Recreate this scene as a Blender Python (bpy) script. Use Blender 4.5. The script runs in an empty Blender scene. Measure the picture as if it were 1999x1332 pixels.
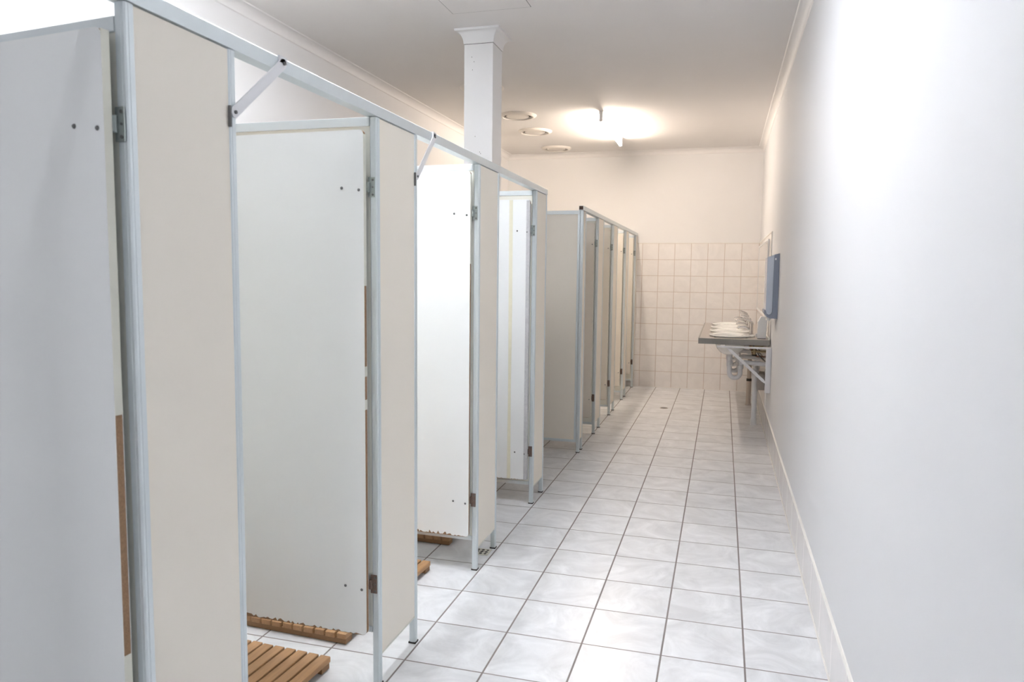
import bpy, bmesh, math, random
from mathutils import Vector, Matrix
random.seed(7)
R = math.radians
C = bpy.context.scene.collection
S = bpy.context.scene

# ------------------------------------------------------------------ camera, exposure, world
cam_d = bpy.data.cameras.new('camera'); cam = bpy.data.objects.new('camera', cam_d); C.objects.link(cam)
cam_d.sensor_width = 36.0; cam_d.sensor_fit = 'HORIZONTAL'
cam_d.lens = 36.0 * 1441.06 / 1999.0
cam_d.clip_start = 0.05; cam_d.clip_end = 60
rt = Vector((0.96165654, 0.27403468, 0.01103173))
dn = Vector((0.03530844, -0.08381632, -0.99585548))
fw = Vector((-0.2719743, 0.95806045, -0.09027825))
M = Matrix(((rt.x, -dn.x, -fw.x, 0.0), (rt.y, -dn.y, -fw.y, 0.0), (rt.z, -dn.z, -fw.z, 1.4154), (0, 0, 0, 1)))
cam.matrix_world = M
cam_d.dof.use_dof = True; cam_d.dof.focus_distance = 4.2; cam_d.dof.aperture_fstop = 6.3
S.camera = cam
S.view_settings.view_transform = 'Standard'; S.view_settings.look = 'None'
S.view_settings.gamma = 1.0; S.view_settings.use_curve_mapping = False
S.view_settings.exposure = 2.0
w = bpy.data.worlds.new('world'); S.world = w; w.use_nodes = True
w.node_tree.nodes['Background'].inputs[0].default_value = (0.75, 0.85, 1.0, 1)
w.node_tree.nodes['Background'].inputs[1].default_value = 0.2
NEAR_TUBE = (0.91, 0.945, 1.0); NEAR_POWER = 71.0
FAR_TUBE = (1.0, 0.85, 0.71); FAR_POWER = 50.0

# ------------------------------------------------------------------ room numbers (metres)
XW = 0.42; XL = -2.77; YB = 9.495; YF = -3.2; H = 2.97

# ------------------------------------------------------------------ materials
def mat(name, col, rough=0.5, metal=0.0, noise=0.0, nscale=8.0, bump=0.0, bscale=200.0, emit=None, spec=0.5, stretch=None):
    m = bpy.data.materials.new(name); m.use_nodes = True
    nt = m.node_tree; b = nt.nodes['Principled BSDF']
    b.inputs['Base Color'].default_value = (*col, 1); b.inputs['Roughness'].default_value = rough
    b.inputs['Metallic'].default_value = metal; b.inputs['Specular IOR Level'].default_value = spec
    tc = nt.nodes.new('ShaderNodeTexCoord')
    src = tc.outputs['Object']
    if stretch:
        mp = nt.nodes.new('ShaderNodeMapping'); mp.inputs['Scale'].default_value = stretch
        nt.links.new(src, mp.inputs[0]); src = mp.outputs[0]
    if noise:
        n = nt.nodes.new('ShaderNodeTexNoise'); n.inputs['Scale'].default_value = nscale; n.inputs['Detail'].default_value = 6
        nt.links.new(src, n.inputs['Vector'])
        mx = nt.nodes.new('ShaderNodeMix'); mx.data_type = 'RGBA'
        mx.inputs[6].default_value = (*[c * (1 - noise) for c in col], 1); mx.inputs[7].default_value = (*[min(1, c * (1 + noise * 0.6)) for c in col], 1)
        nt.links.new(n.outputs['Fac'], mx.inputs[0]); nt.links.new(mx.outputs[2], b.inputs['Base Color'])
    if bump:
        n2 = nt.nodes.new('ShaderNodeTexNoise'); n2.inputs['Scale'].default_value = bscale
        nt.links.new(src, n2.inputs['Vector'])
        bp = nt.nodes.new('ShaderNodeBump'); bp.inputs['Strength'].default_value = bump; bp.inputs['Distance'].default_value = 0.002
        nt.links.new(n2.outputs['Fac'], bp.inputs['Height']); nt.links.new(bp.outputs[0], b.inputs['Normal'])
    if emit:
        b.inputs['Emission Color'].default_value = (*emit[0], 1); b.inputs['Emission Strength'].default_value = emit[1]
    return m

def grid_mat(name, col, grout, ax, off, pitch, gw, rough, mottle=0.06, mscale=3.0, veins=True):
    """tiles: grout lines where (coord[ax[i]] - off[i]) is a multiple of pitch[i]"""
    m = bpy.data.materials.new(name); m.use_nodes = True
    nt = m.node_tree; L = nt.links; b = nt.nodes['Principled BSDF']
    tc = nt.nodes.new('ShaderNodeTexCoord'); sp = nt.nodes.new('ShaderNodeSeparateXYZ'); L.new(tc.outputs['Object'], sp.inputs[0])
    def mth(op, a, bb=None, c=None):
        n = nt.nodes.new('ShaderNodeMath'); n.operation = op
        for i, v in enumerate((a, bb, c)):
            if v is None: continue
            if isinstance(v, (int, float)): n.inputs[i].default_value = v
            else: L.new(v, n.inputs[i])
        return n.outputs[0]
    ds = []; cells = []
    for i in (0, 1):
        u = mth('DIVIDE', mth('SUBTRACT', sp.outputs[ax[i]], off[i]), pitch[i])
        cells.append(mth('FLOOR', u))
        fr = mth('FRACT', u)
        d = mth('MULTIPLY', mth('MINIMUM', fr, mth('SUBTRACT', 1.0, fr)), pitch[i])
        mr = nt.nodes.new('ShaderNodeMapRange'); mr.inputs[1].default_value = gw[i] * 0.35; mr.inputs[2].default_value = gw[i] * 0.65
        L.new(d, mr.inputs[0]); ds.append(mr.outputs[0])
    mask = mth('MINIMUM', ds[0], ds[1])          # 1 on the tile, 0 in the grout
    # each tile its own patch of marbling
    cv = nt.nodes.new('ShaderNodeCombineXYZ'); L.new(cells[0], cv.inputs[0]); L.new(cells[1], cv.inputs[1])
    wn = nt.nodes.new('ShaderNodeTexWhiteNoise'); L.new(cv.outputs[0], wn.inputs['Vector'])
    vm = nt.nodes.new('ShaderNodeVectorMath'); vm.operation = 'MULTIPLY_ADD'
    L.new(wn.outputs['Color'], vm.inputs[0]); vm.inputs[1].default_value = (9, 9, 9); L.new(tc.outputs['Object'], vm.inputs[2])
    n1 = nt.nodes.new('ShaderNodeTexNoise'); n1.inputs['Scale'].default_value = mscale; n1.inputs['Detail'].default_value = 8
    n1.inputs['Roughness'].default_value = 0.65; n1.inputs['Distortion'].default_value = 1.2
    L.new(vm.outputs[0], n1.inputs['Vector'])
    rmp = nt.nodes.new('ShaderNodeMapRange'); rmp.inputs[1].default_value = 0.35; rmp.inputs[2].default_value = 0.68
    L.new(n1.outputs['Fac'], rmp.inputs[0])
    a = nt.nodes.new('ShaderNodeMix'); a.data_type = 'RGBA'
    a.inputs[6].default_value = (*[c * (1 - mottle) for c in col], 1); a.inputs[7].default_value = (*[min(1, c * (1 + mottle * .5)) for c in col], 1)
    L.new(rmp.outputs[0], a.inputs[0])
    g = nt.nodes.new('ShaderNodeMix'); g.data_type = 'RGBA'; g.inputs[6].default_value = (*grout, 1)
    L.new(mask, g.inputs[0]); L.new(a.outputs[2], g.inputs[7]); L.new(g.outputs[2], b.inputs['Base Color'])
    rr = nt.nodes.new('ShaderNodeMapRange'); rr.inputs[3].default_value = 0.85; rr.inputs[4].default_value = rough
    L.new(mask, rr.inputs[0]); L.new(rr.outputs[0], b.inputs['Roughness'])
    bp = nt.nodes.new('ShaderNodeBump'); bp.inputs['Strength'].default_value = 0.5; bp.inputs['Distance'].default_value = 0.002
    hh = mth('ADD', mask, mth('MULTIPLY', n1.outputs['Fac'], 0.12))
    L.new(hh, bp.inputs['Height']); L.new(bp.outputs[0], b.inputs['Normal'])
    return m

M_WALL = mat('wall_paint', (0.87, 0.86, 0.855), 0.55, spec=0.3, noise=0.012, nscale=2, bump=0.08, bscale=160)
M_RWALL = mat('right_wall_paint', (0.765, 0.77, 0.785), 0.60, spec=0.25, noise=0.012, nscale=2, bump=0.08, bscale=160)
M_CEIL = mat('ceiling_paint', (0.89, 0.865, 0.85), 0.7, noise=0.02, nscale=3, bump=0.15, bscale=120)
M_CORN = mat('cornice_paint', (0.88, 0.86, 0.85), 0.55)
M_FLOOR = grid_mat('floor_tile', (0.82, 0.83, 0.85), (0.24, 0.21, 0.20), (0, 1), (0.1256, 2.7013), (0.3, 0.3114), (0.0068, 0.0055), 0.28, 0.17, 4.5)
M_SKIRT = grid_mat('skirting_tile', (0.84, 0.83, 0.83), (0.62, 0.60, 0.58), (1, 2), (2.7013, -0.1), (0.3114, 5.0), (0.004, 0.004), 0.10, 0.05, 4.0)
M_WTILE = grid_mat('wall_tile', (0.92, 0.885, 0.86), (0.60, 0.50, 0.44), (0, 2), (-0.791, 0.0), (0.2, 0.2022), (0.0055, 0.0050), 0.22, 0.05, 5.0)
M_RTILE = grid_mat('side_wall_tile', (0.92, 0.885, 0.86), (0.60, 0.50, 0.44), (1, 2), (9.487, 0.0), (0.2, 0.2022), (0.0055, 0.0050), 0.22, 0.05, 5.0)
M_ALU = mat('anodised_aluminium', (0.70, 0.755, 0.775), 0.38, metal=0.45, noise=0.03, nscale=30, stretch=(1, 1, 0.05))
M_BOARD = mat('cream_laminate', (0.87, 0.815, 0.72), 0.42, noise=0.02, nscale=3)
M_SIDE = mat('ivory_laminate', (0.84, 0.83, 0.75), 0.40, noise=0.02, nscale=3)
M_DOOR = mat('white_laminate', (0.89, 0.905, 0.90), 0.36, noise=0.015, nscale=3)
M_BAND = mat('edge_band', (0.72, 0.71, 0.62), 0.5)
M_CHIP = mat('chipboard', (0.33, 0.20, 0.11), 0.9, noise=0.45, nscale=160, bump=0.8, bscale=300)
M_GREYBAND = mat('scuffed_edge', (0.55, 0.55, 0.56), 0.6, noise=0.25, nscale=60)
M_TAPE = mat('old_glue_strip', (0.80, 0.77, 0.62), 0.6, noise=0.08, nscale=40)
M_STEEL = mat('zinc_steel', (0.40, 0.44, 0.43), 0.42, metal=0.8, noise=0.3, nscale=120)
M_RUST = mat('rusted_steel', (0.22, 0.15, 0.12), 0.7, metal=0.3, noise=0.5, nscale=150)
M_DARK = mat('dark_gap', (0.04, 0.035, 0.03), 0.8)
M_SCREW = mat('screw_head', (0.16, 0.16, 0.16), 0.5, metal=0.6)
M_WHITEMET = mat('painted_strap', (0.78, 0.78, 0.80), 0.4)
M_CHROME = mat('chrome', (0.60, 0.58, 0.57), 0.10, metal=1.0)
M_PORC = mat('white_porcelain', (0.88, 0.88, 0.86), 0.10)
M_PVC = mat('white_pvc', (0.74, 0.74, 0.76), 0.35)
M_PVCD = mat('aged_pvc_pipe', (0.60, 0.52, 0.46), 0.5)
M_BENCHT = mat('bench_top_laminate', (0.42, 0.38, 0.35), 0.30, noise=0.05, nscale=20)
M_BENCHE = mat('bench_edge_trim', (0.27, 0.26, 0.24), 0.4)
M_BRASS = mat('aged_brass', (0.42, 0.33, 0.20), 0.4, metal=0.8)
M_COPPER = mat('copper_pipe', (0.36, 0.20, 0.14), 0.45, metal=0.7)
M_HOSE = mat('braided_hose', (0.20, 0.18, 0.17), 0.5, metal=0.4)
M_BLUE = mat('pale_blue_plastic', (0.56, 0.61, 0.70), 0.25)
M_BLUED = mat('grey_blue_plastic', (0.25, 0.28, 0.35), 0.35)
M_WPL = mat('white_plastic', (0.74, 0.74, 0.74), 0.35)
M_GREYPL = mat('grey_plastic', (0.42, 0.38, 0.35), 0.5)
M_MIRR = mat('mirror_glass', (0.86, 0.88, 0.88), 0.03, metal=1.0)
M_VENT = mat('vent_enamel', (0.84, 0.79, 0.74), 0.45)
M_WOOD = mat('duckboard_wood', (0.46, 0.26, 0.12), 0.55, noise=0.30, nscale=9, stretch=(14, 1.2, 14), bump=0.2, bscale=60)
M_WOODX = mat('duckboard_rail_wood', (0.30, 0.16, 0.07), 0.6, noise=0.30, nscale=9, stretch=(1.2, 14, 14))
M_GRATE = mat('drain_grate', (0.66, 0.64, 0.56), 0.4, metal=0.2)

# ------------------------------------------------------------------ mesh helpers
class MB:
    def __init__(s): s.bm = bmesh.new()
    def box(s, x0, x1, y0, y1, z0, z1, rot=None):
        vs = [s.bm.verts.new((x, y, z)) for x in (x0, x1) for y in (y0, y1) for z in (z0, z1)]
        for f in ((0, 1, 3, 2), (4, 6, 7, 5), (0, 4, 5, 1), (2, 3, 7, 6), (0, 2, 6, 4), (1, 5, 7, 3)):
            s.bm.faces.new([vs[i] for i in f])
        if rot is not None:
            bmesh.ops.transform(s.bm, matrix=rot, verts=vs)
        return s
    def tube(s, pts, r, n=14, caps=True):
        pts = [Vector(p) for p in pts]; k = len(pts)
        rs = r if isinstance(r, (list, tuple)) else [r] * k
        rings = []; up = None
        for i, p in enumerate(pts):
            d = (pts[min(i + 1, k - 1)] - pts[max(i - 1, 0)]).normalized()
            if up is None:
                up = Vector((0, 0, 1)) if abs(d.z) < 0.9 else Vector((1, 0, 0))
            a = d.cross(up)
            if a.length < 1e-5: a = d.cross(Vector((0, 1, 0)))
            a.normalize(); b = a.cross(d).normalized(); up = b
            rings.append([s.bm.verts.new(p + a * (rs[i] * math.cos(t * 2 * math.pi / n)) + b * (rs[i] * math.sin(t * 2 * math.pi / n))) for t in range(n)])
        for i in range(k - 1):
            for t in range(n):
                s.bm.faces.new((rings[i][t], rings[i][(t + 1) % n], rings[i + 1][(t + 1) % n], rings[i + 1][t]))
        if caps:
            s.bm.faces.new(rings[0]); s.bm.faces.new(rings[-1])
        return s
    def lathe(s, prof, c=(0, 0, 0), sx=1, sy=1, n=40, close=False):
        """prof: (radius, z) pairs around the local z axis, ellipse by sx, sy"""
        rings = []
        for r_, z in prof:
            rings.append([s.bm.verts.new((c[0] + sx * r_ * math.cos(t * 2 * math.pi / n), c[1] + sy * r_ * math.sin(t * 2 * math.pi / n), c[2] + z)) for t in range(n)])
        m = len(rings)
        for i in range(m if close else m - 1):
            j = (i + 1) % m
            for t in range(n):
                s.bm.faces.new((rings[i][t], rings[i][(t + 1) % n], rings[j][(t + 1) % n], rings[j][t]))
        if not close:
            for q in (0, -1):
                if prof[q][0] > 1e-6: s.bm.faces.new(rings[q])
        return s
    def prism(s, poly, axis, a, b):
        """poly of 2D points extruded along axis from a to b; axis 'y': poly is (x, z); 'x': (y, z); 'z': (x, y)"""
        def P(p, t):
            return {'y': (p[0], t, p[1]), 'x': (t, p[0], p[1]), 'z': (p[0], p[1], t)}[axis]
        v0 = [s.bm.verts.new(P(p, a)) for p in poly]; v1 = [s.bm.verts.new(P(p, b)) for p in poly]
        n = len(poly)
        s.bm.faces.new(v0); s.bm.faces.new(v1[::-1])
        for i in range(n):
            s.bm.faces.new((v0[i], v1[i], v1[(i + 1) % n], v0[(i + 1) % n]))
        return s
    def build(s, name, m, parent=None, bevel=0.0, smooth=False):
        bmesh.ops.remove_doubles(s.bm, verts=s.bm.verts, dist=1e-6)
        bmesh.ops.recalc_face_normals(s.bm, faces=s.bm.faces)
        me = bpy.data.meshes.new(name); s.bm.to_mesh(me); s.bm.free()
        me.materials.append(m)
        if smooth:
            me.shade_smooth(); me.set_sharp_from_angle(angle=R(38))
        o = bpy.data.objects.new(name, me); C.objects.link(o)
        if parent is not None: o.parent = parent
        if bevel:
            bv = o.modifiers.new('bevel', 'BEVEL'); bv.width = bevel; bv.segments = 2; bv.limit_method = 'ANGLE'
        return o

def thing(name, label, cat, loc=(0, 0, 0), rotz=0.0, group=None):
    o = bpy.data.objects.new(name, None); C.objects.link(o)
    o.empty_display_size = 0.1
    o.location = loc; o.rotation_euler = (0, 0, rotz); o['label'] = label; o['category'] = cat
    if group: o['group'] = group
    return o
def tag(o, label, cat, group=None):
    o['label'] = label; o['category'] = cat
    if group: o['group'] = group
    return o
def struct(name, mb, m, **k):
    o = mb.build(name, m, **k); o['kind'] = 'structure'; return o
def copy_tree(root, loc, label, rotz=None):
    def cp(o, parent):
        c = o.copy(); C.objects.link(c)
        if parent is not None: c.parent = parent
        for ch in [q for q in bpy.data.objects if q.parent == o]:
            cp(ch, c)
        return c
    r = cp(root, None); r.location = loc; r['label'] = label
    if rotz is not None: r.rotation_euler = (0, 0, rotz)
    return r

# ------------------------------------------------------------------ the room
struct('floor', MB().box(XL - .1, XW + .1, YF - .1, YB + .1, -0.1, 0), M_FLOOR)
struct('ceiling', MB().box(XL - .1, XW + .1, YF - .1, YB + .1, H, H + 0.1), M_CEIL)
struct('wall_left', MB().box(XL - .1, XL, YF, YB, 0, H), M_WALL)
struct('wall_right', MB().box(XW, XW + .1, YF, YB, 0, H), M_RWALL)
struct('wall_back', MB().box(XL - .1, XW + .1, YB, YB + .1, 0, H), M_WALL)
struct('wall_front', MB().box(XL - .1, XW + .1, YF - .1, YF, 0, H), M_WALL)
# wall tiling: end wall up to 1.82 m, and the stretch of right wall behind the basins
struct('trim_1', MB().box(XL, XW, YB - 0.008, YB, 0, 1.820), M_WTILE)
struct('trim_2', MB().box(XW - 0.008, XW, 7.15, YB - .008, 0.2, 1.820), M_RTILE)
M_GROUTW = mat('white_sealant', (0.86, 0.84, 0.80), 0.5)
struct('trim_3', MB().box(XL, XW, YB - 0.011, YB, 1.820, 1.828), M_GROUTW)
struct('trim_4', MB().box(XW - 0.011, XW, 7.15, YB - .008, 1.820, 1.828).box(XW - 0.011, XW, 7.142, 7.15, 0.2, 1.828), M_GROUTW)
struct('baseboard_right', MB().box(XW - 0.009, XW, YF, YB - .008, 0.0, 0.196), M_SKIRT)
struct('trim_5', MB().prism([(XW - .009, .196), (XW, .196), (XW, .205), (XW - .004, .203)], 'y', YF, YB - .01), M_GROUTW)
struct('trim_6', MB().box(XW - .0145, XW - .009, YF, YB - .01, 0, 0.004).box(XL, XW - .0145, YB - .016, YB - .008, 0, 0.004), M_GROUTW)
# coved cornices
def cove(n=7, a=0.062):
    p = [(0, 0), (a, 0)]
    for i in range(n + 1):
        t = i / n * math.pi / 2
        p.append((a - 0.006 - (a - .012) * math.sin(t), -0.006 - (a - .012) * (1 - math.cos(t))))
    p += [(0.0, -a)]
    return p
cv = cove()
struct('trim_7', MB().prism([(XW - u, H + v) for u, v in cv], 'y', YF, YB), M_CORN, smooth=True)
struct('trim_8', MB().prism([(XL + u, H + v) for u, v in cv], 'y', YF, YB), M_CORN, smooth=True)
struct('trim_9', MB().prism([(YB - u, H + v) for u, v in cv], 'x', XL, XW), M_CORN, smooth=True)
struct('trim_10', MB().prism([(YF + u, H + v) for u, v in cv], 'x', XL, XW), M_CORN, smooth=True)

# ------------------------------------------------------------------ column
t = thing('column', 'square white boxed column with flared top, rising behind the near cubicles', 'column', (-1.555, 4.72, 0))
sh = MB().box(-.097, .097, -.1, .1, 0, 2.885)
sh.build('shaft', M_WALL, t, bevel=0.003)
cp_ = MB()
prof = [(0.0, 2.882), (0.004, 2.886)] + [(0.004 + 0.046 * (1 - math.cos(a * math.pi / 12)), 2.886 + 0.07 * math.sin(a * math.pi / 12)) for a in range(1, 7)] + [(0.052, 2.9695)]
rings = []
for e, z in prof:
    rings.append([cp_.bm.verts.new((sx * (.097 + e), sy * (.1 + e), z)) for sx, sy in ((-1, -1), (1, -1), (1, 1), (-1, 1))])
for i in range(len(rings) - 1):
    for q in range(4):
        cp_.bm.faces.new((rings[i][q], rings[i][(q + 1) % 4], rings[i + 1][(q + 1) % 4], rings[i + 1][q]))
cp_.bm.faces.new(rings[0]); cp_.bm.faces.new(rings[-1])
cp_.build('capital', M_WALL, t, smooth=True)
MB().box(-.0978, .0978, -.1008, .1008, 2.8795, 2.8822).build('joint', M_SCREW, t)
mk = MB()
for x, z in ((-.045, 2.80), (-.04, 2.72), (-.02, 2.30), (.012, 2.20), (.018, 2.19), (.008, 2.17), (.002, 2.155), (-.03, 2.77)):
    mk.box(x - .0015, x + .0015, -.1008, -.0995, z - .0025, z + .0025)
mk.build('nail_hole', M_DARK, t)

# ------------------------------------------------------------------ ceiling: hatch, vents, lamps
t = thing('ceiling_hatch', 'flat square access hatch in the ceiling in front of the column', 'hatch', (-1.375, 4.0, H))
MB().box(-.243, .243, -.318, .318, -.0010, 0.0).build('dark_joint', M_DARK, t)
MB().box(-.2405, .2405, -.3150, .3150, -.0016, -.0004).build('panel', M_CEIL, t)

def make_vent(loc, label):
    t = thing('ceiling_vent', label, 'vent', loc, 0, 'round ceiling vents in a row')
    MB().lathe([(.184, 0), (.186, -.004), (.178, -.012), (.160, -.022), (.150, -.024), (.143, -.021), (.138, -.008), (.138, 0)], n=56).build('vent_ring', M_VENT, t, smooth=True)
    MB().lathe([(.0005, -.021), (.100, -.0195), (.110, -.017), (.113, -.013), (.108, -.009), (.0005, -.009)], n=56).build('vent_disc', M_VENT, t, smooth=True)
    MB().lathe([(.0005, -.0012), (.137, -.0012), (.137, -.0002), (.0005, -.0002)], n=40).build('vent_throat', M_DARK, t)
    MB().lathe([(.012, -.009), (.012, -.001)], n=16).build('stem', M_STEEL, t, smooth=True)
    return t
v0 = make_vent((-2.0, 6.04, H), 'round ceiling vent half hidden behind the column, nearest of four')
copy_tree(v0, (-1.995, 7.143, H), 'round ceiling vent just right of the column, second of the row')
copy_tree(v0, (-2.026, 7.964, H), 'round ceiling vent, third from the column in the row of four')
copy_tree(v0, (-2.035, 9.071, H), 'round ceiling vent closest to the end wall')

def make_lamp(y0, y1, x, col, power, label, twin=False):
    t = thing('fluorescent_light', label, 'light', (x, (y0 + y1) / 2, H)); L2 = (y1 - y0) / 2
    MB().prism([(-.020, 0), (.020, 0), (.018, -.032), (.010, -.040), (-.010, -.040), (-.018, -.032)], 'y', -L2, L2).build('batten', M_WPL, t)
    for sgn in (-1, 1):
        yy = sgn * (L2 - .02)
        k_ = 3.6 if twin else 1.0
        MB().prism([(-.018 * k_, -.038), (.018 * k_, -.038), (.015 * k_, -.066), (.016 * k_, -.098), (-.016 * k_, -.098), (-.015 * k_, -.066)], 'y', yy - .018, yy + .018).build('lamp_socket', M_WPL, t, bevel=.002)
    mt = mat('lit_tube', (1, 1, 1), 0.4, emit=(col, power))
    for dx in ((-.045, .045) if twin else (0,)):
        MB().tube([(dx, -L2 + .038, -.084), (dx, L2 - .038, -.084)], .013, 16).build('tube', mt, t, smooth=True)
    return t
make_lamp(7.12, 8.56, -1.17, FAR_TUBE, FAR_POWER, 'glowing bare fluorescent tube on a white batten near the end wall')
make_lamp(1.80, 3.25, -1.22, NEAR_TUBE, NEAR_POWER * 0.5, 'cool white twin fluorescent batten on the ceiling above the nearest cubicles', twin=True)

make_lamp(-2.45, -1.00, -0.70, NEAR_TUBE, NEAR_POWER * 0.38, 'added cool white fill lamp shaped as a batten, unseen behind the camera')  # invented fill lamp, added to brighten surfaces that face the camera

# ------------------------------------------------------------------ cubicles
TOP = 1.950; RB = 1.915
def post(x, y, parent, z0=0.0):
    """25 mm aluminium channel post, aisle face at x, near face at y (local)"""
    m = MB().prism([(x, y + .003), (x, y + .022), (x - .003, y + .025), (x - .022, y + .025), (x - .025, y + .022), (x - .025, y + .003), (x - .022, y), (x - .003, y)], 'z', z0 + .004, RB - .003)
    # shallow ribs of the extrusion
    m.box(x, x + .0008, y + .009, y + .016, z0 + .006, RB - .003).box(x - .016, x - .009, y - .0008, y, z0 + .006, RB - .003)
    o = m.build('post', M_ALU, parent)
    MB().box(x - .027, x + .002, y - .002, y + .027, 0.0, .006).build('post_foot', M_DARK, o)
    return o
def pilaster(xa, y0, y1, label, last=False):
    t = thing('cubicle_pilaster', label, 'partition panel', (xa, y0, 0), 0, 'front panels of the cubicles')
    L_ = y1 - y0
    post(0, 0, t)
    if not last: post(0, L_ - .025, t)
    MB().box(-.0225, -.0025, .024, L_ - (.024 if not last else 0), .110, RB - .004).build('board', M_BOARD, t)
    MB().box(-.0235, -.0015, .0245, L_ - (.0245 if not last else .0), .104, .111).build('bottom_edge', M_BAND, t)
    return t
def side_panel(xa, y, label, rz=0.0, dz=0.0, board=None, zb=.083):
    t = thing('side_partition', label, 'partition', (xa - .026, y, 0), rz, 'side walls of the cubicles')
    Lx = (xa - .026) - XL - (.0 if abs(rz) < 1e-4 else .004) - .001
    MB().box(-Lx, 0, .0045, .0205, zb + .019, 1.887 + dz).build('board', board or M_SIDE, t)
    MB().box(-Lx, 0, .001, .024, 1.885 + dz, 1.914 + dz).build('top_rail', M_ALU, t, bevel=.0015)
    MB().box(-Lx, 0, .001, .024, zb, zb + .021).build('bottom_rail', M_ALU, t, bevel=.0015)
    if board: MB().box(-.018, 0, .0015, .0235, zb + .022, 1.884 + dz).build('edge_channel', M_ALU, t)
    return t

def hinge(parent, z, rusty=False, n='hinge', dx=0.0):
    """local frame of a door: x=0 is the hinge edge of the leaf, y=0 its front face; the post starts at y=.033"""
    mm = M_RUST if rusty else M_STEEL
    h = MB().prism([(-.006, -.032), (.017, -.032), (.017, .032), (-.006, .032), (-.006, .016), (.001, .014), (.001, -.014), (-.006, -.016)], 'y', .0295, .0320)
    for v in h.bm.verts: v.co.z += z; v.co.x += dx
    o = h.build(n, mm, parent)
    MB().tube([(-.004 + dx, .026, z - .016), (-.004 + dx, .026, z + .016)], .0058, 12).box(-.009, .001 + dx, .0175, .024, z - .014, z + .014).build('knuckle', mm, o, smooth=True)
    s = MB()
    for zz in (-.024, 0.0, .023):
        s.tube([(.011 + dx, .0295, z + zz), (.011 + dx, .0275, z + zz)], .0036 if zz else .0026, 10)
    s.build('screw', M_SCREW, o)
    return o

def door(xa, ypost, width, label, ang, zb=0.135, zt=1.868, bands=None, jag=0.008, hz=(1.692, .325), seed=1, face=M_DOOR, strip=False, bandmat=M_BAND, rusty_low=True, group='open doors of the cubicles', chipbot=True, edge=-.031):
    """leaf swung back into the cubicle beside the side partition; hinged on the post at ypost"""
    rnd = random.Random(seed)
    t = thing('cubicle_door', label, 'door', (xa + edge, ypost - .033, 0), ang, group)
    T = .018; w_ = width
    # chipboard core with rounded corners
    def outline(z0, z1, x1, jagged):
        r_ = .014; pts = []
        pts.append((-w_, z1)); 
        for a in range(4):
            th = math.pi / 2 - a * math.pi / 6; pts.append((x1 - r_ + r_ * math.cos(th), z1 - r_ + r_ * math.sin(th)))
        for a in range(4):
            th = -a * math.pi / 6; pts.append((x1 - r_ + r_ * math.cos(th), z0 + r_ + r_ * math.sin(th)))
        if jagged:
            x = x1 - .03
            while x > -w_ + .01:
                amp = jag * (0.35 + min(1.0, (-x) / w_ * 1.6))
                pts.append((x, z0 + amp * rnd.random() * (1.0 if rnd.random() > .3 else .2)))
                x -= rnd.uniform(.004, .011)
        pts.append((-w_, z0 + (jag * .8 if jagged else 0)))
        return pts
    core = MB().prism(outline(zb, zt, -.0006, False), 'y', .0009, T - .0009)
    o = core.build('chipboard_core', M_CHIP, t)
    MB().prism(outline(zb + .001, zt, 0.0, chipbot), 'y', 0, .0010).build('door_face', face, t)
    MB().prism(outline(zb + .001, zt, 0.0, False), 'y', T - .0010, T).build('door_back', face, t)
    e = MB(); bz = bands or [(zb + .02, zt - .015)]
    for z0, z1 in bz:
        n = max(2, int((z1 - z0) / .4) + 1)
        e.box(-.0008, .0006, .0004, T - .0004, z0, z1)
    e.build('edge_band', bandmat, t)
    if strip:
        MB().prism([(-.128, zt - .002), (-.106, zt - .002), (-.104, 1.2), (-.107, .7), (-.104, zb + .004), (-.126, zb + .002), (-.124, .8), (-.127, 1.3)], 'y', -.0009, 0.0).build('glue_strip', M_TAPE, t)
    if strip:
        MB().box(-.021, .0004, -.0018, 0, zb + .004, zt - .006).build('edge_strip', M_GREYBAND, t)
    for z in hz:
        hg = hinge(t, z, rusty_low and z < 1, dx=-.024 - edge)
        for x in (-.078, -.017):
            bz_ = z - .004 + (.0 if x < -.05 else -.007)
            q = MB().lathe([(.0005, .0034), (.0028, .003), (.0048, .0008), (.005, 0)], n=14)
            bmesh.ops.rotate(q.bm, verts=q.bm.verts, cent=(0, 0, 0), matrix=Matrix.Rotation(R(90), 3, 'X'))
            for v in q.bm.verts: v.co += Vector((x, 0, bz_))
            q.build('bolt_head', M_SCREW, t, smooth=True)
    return t

XA, XB = -1.085, -1.058
# near block of cubicles
pilaster(XA, 0.14, 0.44, 'cream front panel beside the camera, first of the near row')
pilaster(XA, 1.165, 1.490, 'large cream front panel in grey posts at the left of the picture')
pilaster(XA, 2.205, 2.535, 'cream front panel in grey posts standing between the first two open doorways in view')
pilaster(XA, 3.245, 3.565, 'narrow cream front panel above the small square floor drain')
pilaster(XA, 4.325, 4.603, 'slim cream front panel ending the near row of cubicles')
side_panel(XA, 1.165, 'ivory side partition with grey top rail behind the leftmost door', -.112, -.026, zb=.188)
side_panel(XA, 2.205, 'ivory side partition behind the wide white door, second from the left', zb=.188)
side_panel(XA, 3.245, 'ivory side partition in front of which the brightest white door stands open', zb=.146)
side_panel(XA, 4.325, 'ivory side partition behind the door with the glue strip, last of the near row', zb=.118)
rl = MB().prism([(XA - .036, RB), (XA + .001, RB), (XA + .001, TOP - .002), (XA - .001, TOP), (XA - .034, TOP), (XA - .036, TOP - .002)], 'y', .13, 4.606)
tag(rl.build('head_rail', M_ALU), 'long grey aluminium head rail over the near row of cubicles', 'rail')

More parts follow.
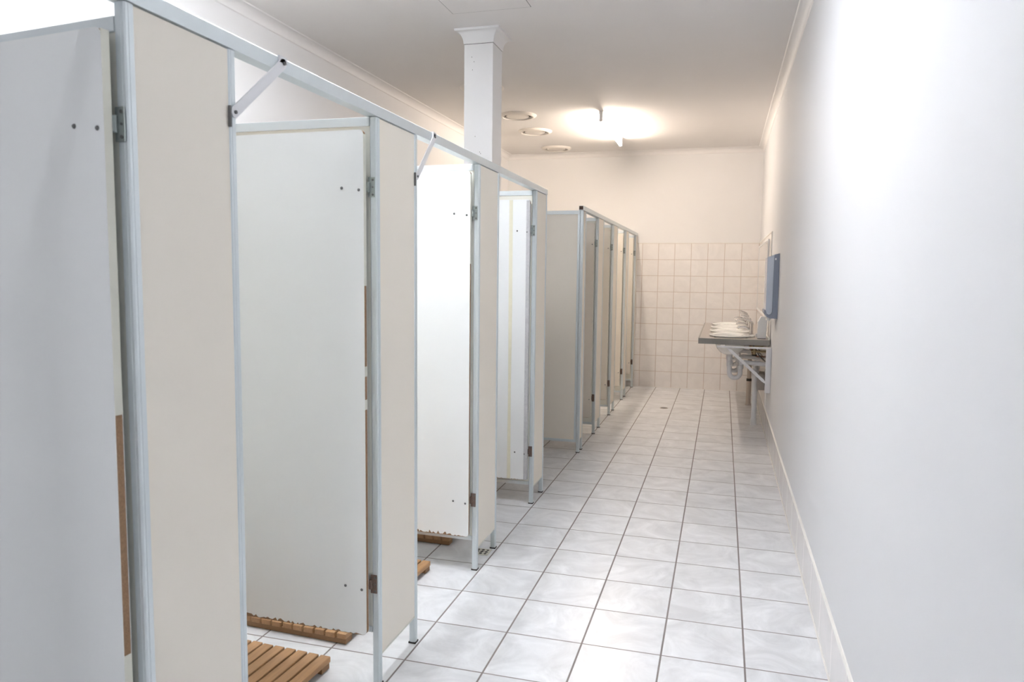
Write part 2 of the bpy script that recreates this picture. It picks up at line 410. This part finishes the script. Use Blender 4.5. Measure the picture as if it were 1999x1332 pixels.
door(XA, 1.165, .69, 'leftmost cubicle door, grey in shade with a long bare brown edge', -.114, bands=[(1.137, 1.855), (.15, .655)], seed=3, rusty_low=False, edge=-.024, zt=1.858, zb=.20, hz=(1.688, .37))
door(XA, 2.205, .69, 'wide white cubicle door with chipped brown lower edge above a wooden duckboard', -.012, zt=1.868, zb=.192, hz=(1.690, .362), bands=[(1.372, 1.855), (1.075, 1.108), (.965, .998)], seed=5, jag=.010)
door(XA, 3.245, .66, 'brightest white cubicle door, its ragged brown bottom near the square floor drain', -.010, zb=.172, zt=1.880, hz=(1.692, .345), bands=[(1.46, 1.865)], seed=8, jag=.022)
door(XA, 4.325, .69, 'white cubicle door with a vertical yellowed glue strip, fourth from the left', -.008, zb=.156, zt=1.858, hz=(1.677, .330), bands=[(.16, 1.83)], seed=9, jag=.006, strip=True, bandmat=M_GREYBAND)

def brace(pts, label):
    (ya, za), (yb, zb_) = pts
    t = thing('brace_strap', label, 'brace', (XA + .003, ya, 0), 0, 'diagonal straps bracing the head rail')
    d = Vector((0, yb - ya, zb_ - za)); L_ = d.length; u = d.normalized(); nrm = Vector((0, -u.z, u.y))
    bar = MB(); hw = .0125
    a = Vector((0, 0, za)); b = a + d
    # flat strap with rounded-off ends, a shallow kink near the rail
    poly = []
    for c_, s_ in ((a, -1), (b, 1)):
        for k in range(7):
            th = math.pi * k / 6 - math.pi / 2
            poly.append(c_ + u * (s_ * hw * math.cos(th)) + nrm * (s_ * hw * math.sin(th)))
    bar.prism([(p.y, p.z) for p in poly], 'x', 0.0, .003)
    bar.build('strap', M_WHITEMET, t)
    for p in (a, b):
        MB().tube([(.003, p.y, p.z), (.0065, p.y, p.z)], .0042, 12).build('screw', M_SCREW, t, smooth=True)
    MB().box(-.0035, .003, -.017, -.0128, za - .035, za + .012).build('bracket_plate', M_SCREW, t)
    MB().box(-.004, .003, yb - ya - .016, yb - ya + .016, zb_ + .0, TOP + .002).build('rail_clip', M_WHITEMET, t)
    return t
brace(((1.478, 1.775), (1.676, 1.935)), 'white diagonal strap between rail and post at the leftmost doorway')
brace(((2.522, 1.765), (2.690, 1.934)), 'small white diagonal strap at the second doorway, beside the brightest door')

# far block of cubicles
pilaster(XB, 5.715, 5.855, 'very slim front panel at the near corner of the far cubicles')
pilaster(XB, 6.455, 6.765, 'cream front panel, second from the near corner of the far cubicles')
pilaster(XB, 7.385, 7.690, 'cream front panel, third of the far cubicle row')
pilaster(XB, 8.360, 8.625, 'cream front panel, fourth of the far cubicle row')
pilaster(XB, 9.345, YB - .008, 'narrow cream strip where the far cubicles meet the tiled end wall', last=True)
side_panel(XB, 5.715, 'broad beige end panel of the far cubicles facing the room', board=M_BOARD)
side_panel(XB, 6.455, 'side partition behind the nearest door of the far row')
side_panel(XB, 7.385, 'side partition behind the second door of the far row')
side_panel(XB, 8.360, 'side partition behind the third door of the far row')
side_panel(XB, 9.345, 'side partition behind the door closest to the end wall')
t = thing('head_rail', 'aluminium head rail with open dark end over the far row of cubicles', 'rail', (XB, 5.712, 0))
LR = YB - .008 - 5.712
MB().prism([(-.036, RB), (.001, RB), (.001, TOP - .002), (-.001, TOP), (-.034, TOP), (-.036, TOP - .002)], 'y', 0, LR).build('rail', M_ALU, t)
MB().box(-.033, -.002, -.0012, 0, RB + .004, TOP - .003).build('open_end', mat('raw_hollow_end', (.10, .06, .045), .8), t)
M_DOOR2 = mat('cream_door_laminate', (0.82, 0.77, 0.69), 0.40, noise=0.02, nscale=3)
door(XB, 6.455, .58, 'beige cubicle door standing open at the near corner of the far row', .015, zb=.15, seed=11, jag=.004, face=M_DOOR2, rusty_low=True)
door(XB, 7.385, .60, 'beige cubicle door, second of the far row', -.008, zb=.16, seed=12, jag=.004, face=M_DOOR2)
door(XB, 8.360, .64, 'beige cubicle door, third of the far row', .010, zb=.16, seed=13, jag=.004, face=M_DOOR2)
door(XB, 9.345, .69, 'cream cubicle door next to the tiled end wall', -.008, zb=.17, seed=14, jag=.004, face=M_DOOR2)

# ------------------------------------------------------------------ duckboards
def duckboard(loc, label, rz):
    """origin at the far right corner on the floor; slats run along y"""
    t = thing('duckboard', label, 'wooden mat', loc, rz, 'slatted wooden duckboards on the cubicle floors')
    Ly = .77; n = 16; p = .0485
    for k in range(3):
        y = (-.030, -Ly / 2, -Ly + .030)[k]
        MB().box(-n * p + .006, -.003, y - .024, y + .024, .0015, .0235).build('cross_rail', M_WOODX, t, bevel=.002)
    for i in range(n):
        x1 = -i * p; x0 = x1 - .0405
        MB().box(x0, x1, -Ly + random.uniform(-.003, .002), random.uniform(-.003, .001), .0235, .045).build('slat', M_WOOD, t, bevel=.003)
    return t
duckboard((-1.303, 2.262, 0), 'wooden duckboard at the lower left corner, its slats lying fully in view', -.05)
duckboard((-1.296, 3.188, 0), 'wooden duckboard showing its end rail beneath the wide white door', -.045)
duckboard((-1.300, 4.275, 0), 'wooden duckboard peeking out under the door with the ragged bottom', -.03)

# ------------------------------------------------------------------ floor drains
t = thing('floor_drain', 'small square floor drain with cut-outs beneath the narrow front panel', 'drain', (-1.135, 3.48, 0))
MB().box(-.042, .042, -.042, .042, 0, .0022).build('grate', M_GRATE, t, bevel=.001)
s = MB()
for i in (-1, 0, 1):
    for j in (-1, 0, 1):
        if abs(i) + abs(j) == 2: s.lathe([(.009, .0022), (.009, .0027)], (i * .024, j * .024, 0), n=4)
        else: s.lathe([(.0105, .0022), (.0105, .0027)], (i * .023, j * .023, 0), n=4)
s.build('hole', M_DARK, t)
t = thing('floor_drain', 'round floor drain in the aisle tiles before the end wall', 'drain', (-.562, 7.98, 0))
MB().lathe([(.045, 0), (.045, .002), (.040, .003), (.0005, .003)], n=32).build('grate', M_GREYPL, t, smooth=True)
s = MB()
for k in range(-3, 4):
    hw = math.sqrt(max(0, .034 ** 2 - (k * .009) ** 2)); s.box(k * .009 - .0028, k * .009 + .0028, -hw, hw, .003, .0036)
s.build('slot', M_DARK, t)

# ------------------------------------------------------------------ wash bench on the right wall
BZ = .868; BY0, BY1 = 6.75, 9.02; BX0, BX1 = -.193, .411
t = thing('basin_bench', 'long grey wall-hung bench top holding the row of washbasins', 'bench', (BX0, BY0, BZ - .05))
BC = [7.06, 7.60, 8.14, 8.68]; BXc = .085
# slab with four oval cut-outs is built as strips around the basins
sl = MB(); ys = [BY0 + .012]
for c_ in BC: ys += [c_ - .19, c_ + .19]
ys.append(BY1)
for i in range(0, len(ys), 2):
    sl.box(0.012, BX1 - BX0, ys[i] - BY0, ys[i + 1] - BY0, .004, .05)
for c_ in BC:
    sl.box(0.012, BXc - .145 - BX0, c_ - .19 - BY0, c_ + .19 - BY0, .004, .05)
    sl.box(BXc + .145 - BX0, BX1 - BX0, c_ - .19 - BY0, c_ + .19 - BY0, .004, .05)
sl.build('bench_top', M_BENCHT, t)
MB().box(0, BX1 - BX0, 0, .012, 0, .05).box(0, .012, .012, BY1 - BY0, 0, .05).build('edge_trim', M_BENCHE, t, bevel=.002)
MB().box(BX1 - BX0 - .012, BX1 - BX0 - .002, .0, BY1 - BY0, .0502, .062).build('sealant_bead', M_GROUTW, t)

def basin(y, label):
    t = thing('washbasin', label, 'washbasin', (BXc, y, BZ), 0, 'oval white basins in the bench')
    # outer bowl, rolled rim, inner bowl
    prof = [(.0005, -.168), (.05, -.166), (.085, -.150), (.118, -.115), (.136, -.06), (.140, -.004), (.160, .0005), (.186, .004), (.192, .012), (.186, .020),
            (.168, .022), (.150, .014), (.138, -.010), (.128, -.06), (.105, -.105), (.070, -.135), (.03, -.145), (.0005, -.146)]
    MB().lathe(prof, sx=1.0, sy=1.18, n=56).build('bowl', M_PORC, t, smooth=True)
    # raised tap ledge behind the bowl
    MB().lathe([(.0005, .001), (.062, .001), (.064, .012), (.056, .021), (.0005, .022)], (.158, 0, 0), sx=.9, sy=1.5, n=32).build('tap_ledge', M_PORC, t, smooth=True)
    MB().lathe([(.0005, -.144), (.022, -.144), (.022, -.1385), (.0005, -.1385)], n=20).build('waste_outlet', M_CHROME, t, smooth=True)
    MB().lathe([(.024, -.235), (.024, -.168), (.030, -.166)], n=20).build('tailpiece', M_PVC, t, smooth=True)
    return t
b0 = basin(BC[0], 'oval white washbasin at the near end of the bench')
copy_tree(b0, (BXc, BC[1], BZ), 'oval white washbasin, second from the near end of the bench')
copy_tree(b0, (BXc, BC[2], BZ), 'oval white washbasin, third from the near end of the bench')
copy_tree(b0, (BXc, BC[3], BZ), 'oval white washbasin at the far end of the bench')

def tap(y, label):
    t = thing('mixer_tap', label, 'tap', (BXc + .178, y, BZ + .0215), 0, 'chrome mixer taps on the basins')
    MB().lathe([(.024, 0), (.024, .006), (.0185, .010), (.0185, .086), (.021, .090), (.021, .108), (.012, .118), (.0005, .120)], n=28).build('body', M_CHROME, t, smooth=True)
    MB().tube([(-.010, 0, .040), (-.045, 0, .062), (-.085, 0, .070), (-.112, 0, .066), (-.118, 0, .052)], [.014, .0125, .011, .0105, .010], 16).build('spout', M_CHROME, t, smooth=True)
    MB().tube([(.006, 0, .112), (-.020, 0, .128), (-.055, 0, .142), (-.082, 0, .150)], [.011, .009, .0075, .006], 14).build('lever', M_CHROME, t, smooth=True)
    return t
t0 = tap(BC[0], 'chrome lever tap on the nearest washbasin')
copy_tree(t0, (BXc + .178, BC[1], BZ + .0215), 'chrome lever tap on the second washbasin from the near end')
copy_tree(t0, (BXc + .178, BC[2], BZ + .0215), 'chrome lever tap on the third washbasin from the near end')
copy_tree(t0, (BXc + .178, BC[3], BZ + .0215), 'chrome lever tap on the farthest washbasin')

def arc(c, r_, a0, a1, n=10):
    return [(c[0] + r_ * math.cos(R(a0 + (a1 - a0) * i / n)), c[1], c[2] + r_ * math.sin(R(a0 + (a1 - a0) * i / n))) for i in range(n + 1)]
def trap(y, label):
    t = thing('waste_trap', label, 'drain pipe', (BXc, y, 0), 0, 'white U-bend traps under the basins')
    q = [(0, 0, .655)] + [(0, 0, .58)] + arc((.048, 0, .532), .048, 180, 360) + [(.096, 0, .590), (.104, 0, .618), (.128, 0, .632)] + [(.3245, 0, .620)]
    MB().tube(q, .0215, 16).build('u_bend', M_PVC, t, smooth=True)
    MB().lathe([(.027, .600), (.029, .604), (.029, .640), (.027, .644)], n=20).build('nut', M_PVC, t, smooth=True)
    MB().lathe([(.026, .572), (.028, .576), (.028, .600), (.026, .604)], (.096, 0, 0), n=20).build('nut', M_PVC, t, smooth=True)
    return t
q0 = trap(BC[0], 'white plastic U-bend under the nearest washbasin')
copy_tree(q0, (BXc, BC[1], 0), 'white plastic U-bend under the second washbasin')
copy_tree(q0, (BXc, BC[2], 0), 'white plastic U-bend under the third washbasin')
copy_tree(q0, (BXc, BC[3], 0), 'white plastic U-bend under the farthest washbasin')

def valve(y, label):
    t = thing('stop_valve', label, 'valve', (.300, y, .0), 0, 'brass stop valves and hoses under the bench')
    MB().tube([(0, 0, .700), (0, 0, .772)], .015, 12).tube([(-.03, 0, .735), (.104, 0, .735)], .011, 12).build('valve_body', M_BRASS, t, smooth=True)
    MB().lathe([(.0005, -.008), (.022, -.006), (.024, 0), (.022, .006), (.0005, .008)], (0, 0, .700), n=20).build('handle', M_DARK, t, smooth=True)
    MB().tube([(0, 0, .77), (-.02, .01, .80), (-.035, .008, .814)], .006, 8).tube([(0.02, .03, .74), (.045, .05, .69), (.08, .07, .655), (.103, .09, .635)], .0055, 8).build('hose', M_HOSE, t, smooth=True)
    MB().tube([(-.035, .05, .814), (-.03, .055, .75), (-.01, .07, .70), (.03, .08, .68), (.105, .08, .68)], .0075, 10).build('copper_branch', M_COPPER, t, smooth=True)
    return t
w0 = valve(BC[0] + .02, 'brass stop valve and dark hoses beneath the nearest washbasin')
copy_tree(w0, (.300, BC[1] + .02, 0), 'brass stop valve and hoses beneath the second washbasin')
copy_tree(w0, (.300, BC[2] + .02, 0), 'brass stop valve and hoses beneath the third washbasin')
copy_tree(w0, (.300, BC[3] + .02, 0), 'brass stop valve and hoses beneath the farthest washbasin')

def bracket(y, label):
    t = thing('bench_bracket', label, 'bracket', (0, y, 0), 0, 'white steel brackets carrying the bench')
    MB().box(.376, XW - .001, 0, .05, .425, .815).build('wall_plate', M_WHITEMET, t, bevel=.002)
    MB().box(-.03, .376, .002, .032, .803, .8165).build('arm', M_WHITEMET, t)
    a = Vector((.062, .0, .800)); b = Vector((.386, .0, .505)); d = (b - a).normalized(); n_ = Vector((-d.z, 0, d.x)) * .0125
    pl = [a + Vector((-.012, 0, .003)), a + n_ + d * .03, b + n_ - d * .04, b + d * .012, b - n_ - d * .04, a - n_ + d * .03]
    MB().prism([(p.x, p.z) for p in pl], 'y', .004, .024).build('diagonal_stay', M_WHITEMET, t, bevel=.001)
    for z in (.50, .62, .74):
        MB().tube([(.376, .025, z), (.370, .025, z)], .006, 10).build('bolt', M_STEEL, t, smooth=True)
    return t
r0 = bracket(6.60, 'white triangular bracket holding up the near end of the bench')
# the near bracket reaches back under the slab
MB().box(.0, .036, .05, .20, .803, .8165).build('bearer', M_WHITEMET, r0)
copy_tree(r0, (0, 8.32, 0), 'white triangular bracket under the far half of the bench')

t = thing('floor_waste_pipe', 'white waste pipe with flared top rising from the floor under the near basins', 'pipe', (.328, 7.36, 0))
MB().lathe([(.026, .0), (.026, .06), (.0235, .064), (.0225, .27), (.027, .34), (.032, .46), (.034, .52), (.024, .53), (.0225, .60)], n=24).build('pipe', M_PVC, t, smooth=True)
MB().lathe([(.0275, 0.0), (.0275, .055), (.026, .058)], n=24).build('floor_collar', M_WPL, t, smooth=True)
MB().tube([(0, -.02, .56), (-.02, -.10, .59), (-.0, -.28, .625)], .018, 12).build('branch', M_PVC, t, smooth=True)
t = thing('floor_waste_pipe', 'aged brownish waste pipe rising from the floor under the far basins', 'pipe', (.315, 8.50, 0))
MB().lathe([(.032, 0), (.032, .012), (.026, .014), (.026, .285), (.022, .29), (.022, .60)], n=24).build('pipe', M_PVCD, t, smooth=True)
MB().lathe([(.0275, .268), (.0275, .292), (.024, .296)], n=24).build('dark_joint', M_DARK, t, smooth=True)
t = tag(MB().box(.345, XW - .0095, 7.30, 7.52, .345, .50).build('pipe_cover', M_GREYPL, None, bevel=.004), 'small grey box on the wall low behind the white waste pipe', 'box')
t = tag(MB().tube([(.388, 7.56, .402), (.388, 8.95, .385)], .016, 14).build('waste_manifold', M_PVCD, None, smooth=True), 'horizontal waste pipe running along the wall below the bench', 'pipe')

# soap dispenser on the bench
t = thing('soap_dispenser', 'white wedge-shaped soap dispenser standing on the near end of the bench', 'dispenser', (.348, 6.86, BZ))
MB().prism([(-.040, .004), (.034, .004), (.042, .198), (-.012, .198), (-.038, .150)], 'y', 0, .11).build('casing', M_WPL, t, bevel=.004)
MB().box(-.036, .032, .002, .108, 0, .005).build('base', M_DARK, t)
MB().box(-.052, -.036, .035, .075, .015, .045).build('push_button', M_WPL, t, bevel=.003)

# towel dispenser on the right wall
t = thing('towel_dispenser', 'pale blue paper towel dispenser fixed to the right wall', 'dispenser', (XW, 6.13, 0))
back = [(-.001, 1.600), (-.040, 1.590), (-.040, 1.16), (-.040, 1.14), (-.050, 1.125), (-.066, 1.118), (-.083, 1.128), (-.090, 1.155), (-.100, 1.155), (-.098, 1.128), (-.080, 1.102), (-.052, 1.090), (-.001, 1.088)]
MB().prism(back, 'y', 0, .29).build('back_casing', M_BLUED, t)
cov = [(-.041, 1.588), (-.092, 1.568), (-.0895, 1.155), (-.082, 1.129), (-.066, 1.119), (-.050, 1.126), (-.041, 1.142)]
MB().prism(cov, 'y', -.004, .294).build('front_cover', M_BLUE, t, bevel=.002)
MB().box(-.036, -.024, -.003, .0, 1.548, 1.562).build('lock', M_WPL, t)
MB().box(-.075, -.045, .06, .23, 1.070, 1.095).build('paper_towel', M_PORC, t)

# mirror over the basins
t = thing('wall_mirror', 'white-framed mirror on the tiles above the washbasins', 'mirror', (XW - .0085, 7.42, 0))
my1 = 1.86
MB().box(-.012, -.004, .018, my1 - .018, 1.05, 1.755).build('glass', M_MIRR, t)
MB().box(-.016, 0, 0, .018, 1.032, 1.773).box(-.016, 0, my1 - .018, my1, 1.032, 1.773).box(-.016, 0, .018, my1 - .018, 1.755, 1.773).box(-.016, 0, .018, my1 - .018, 1.032, 1.05).build('frame', M_WPL, t)
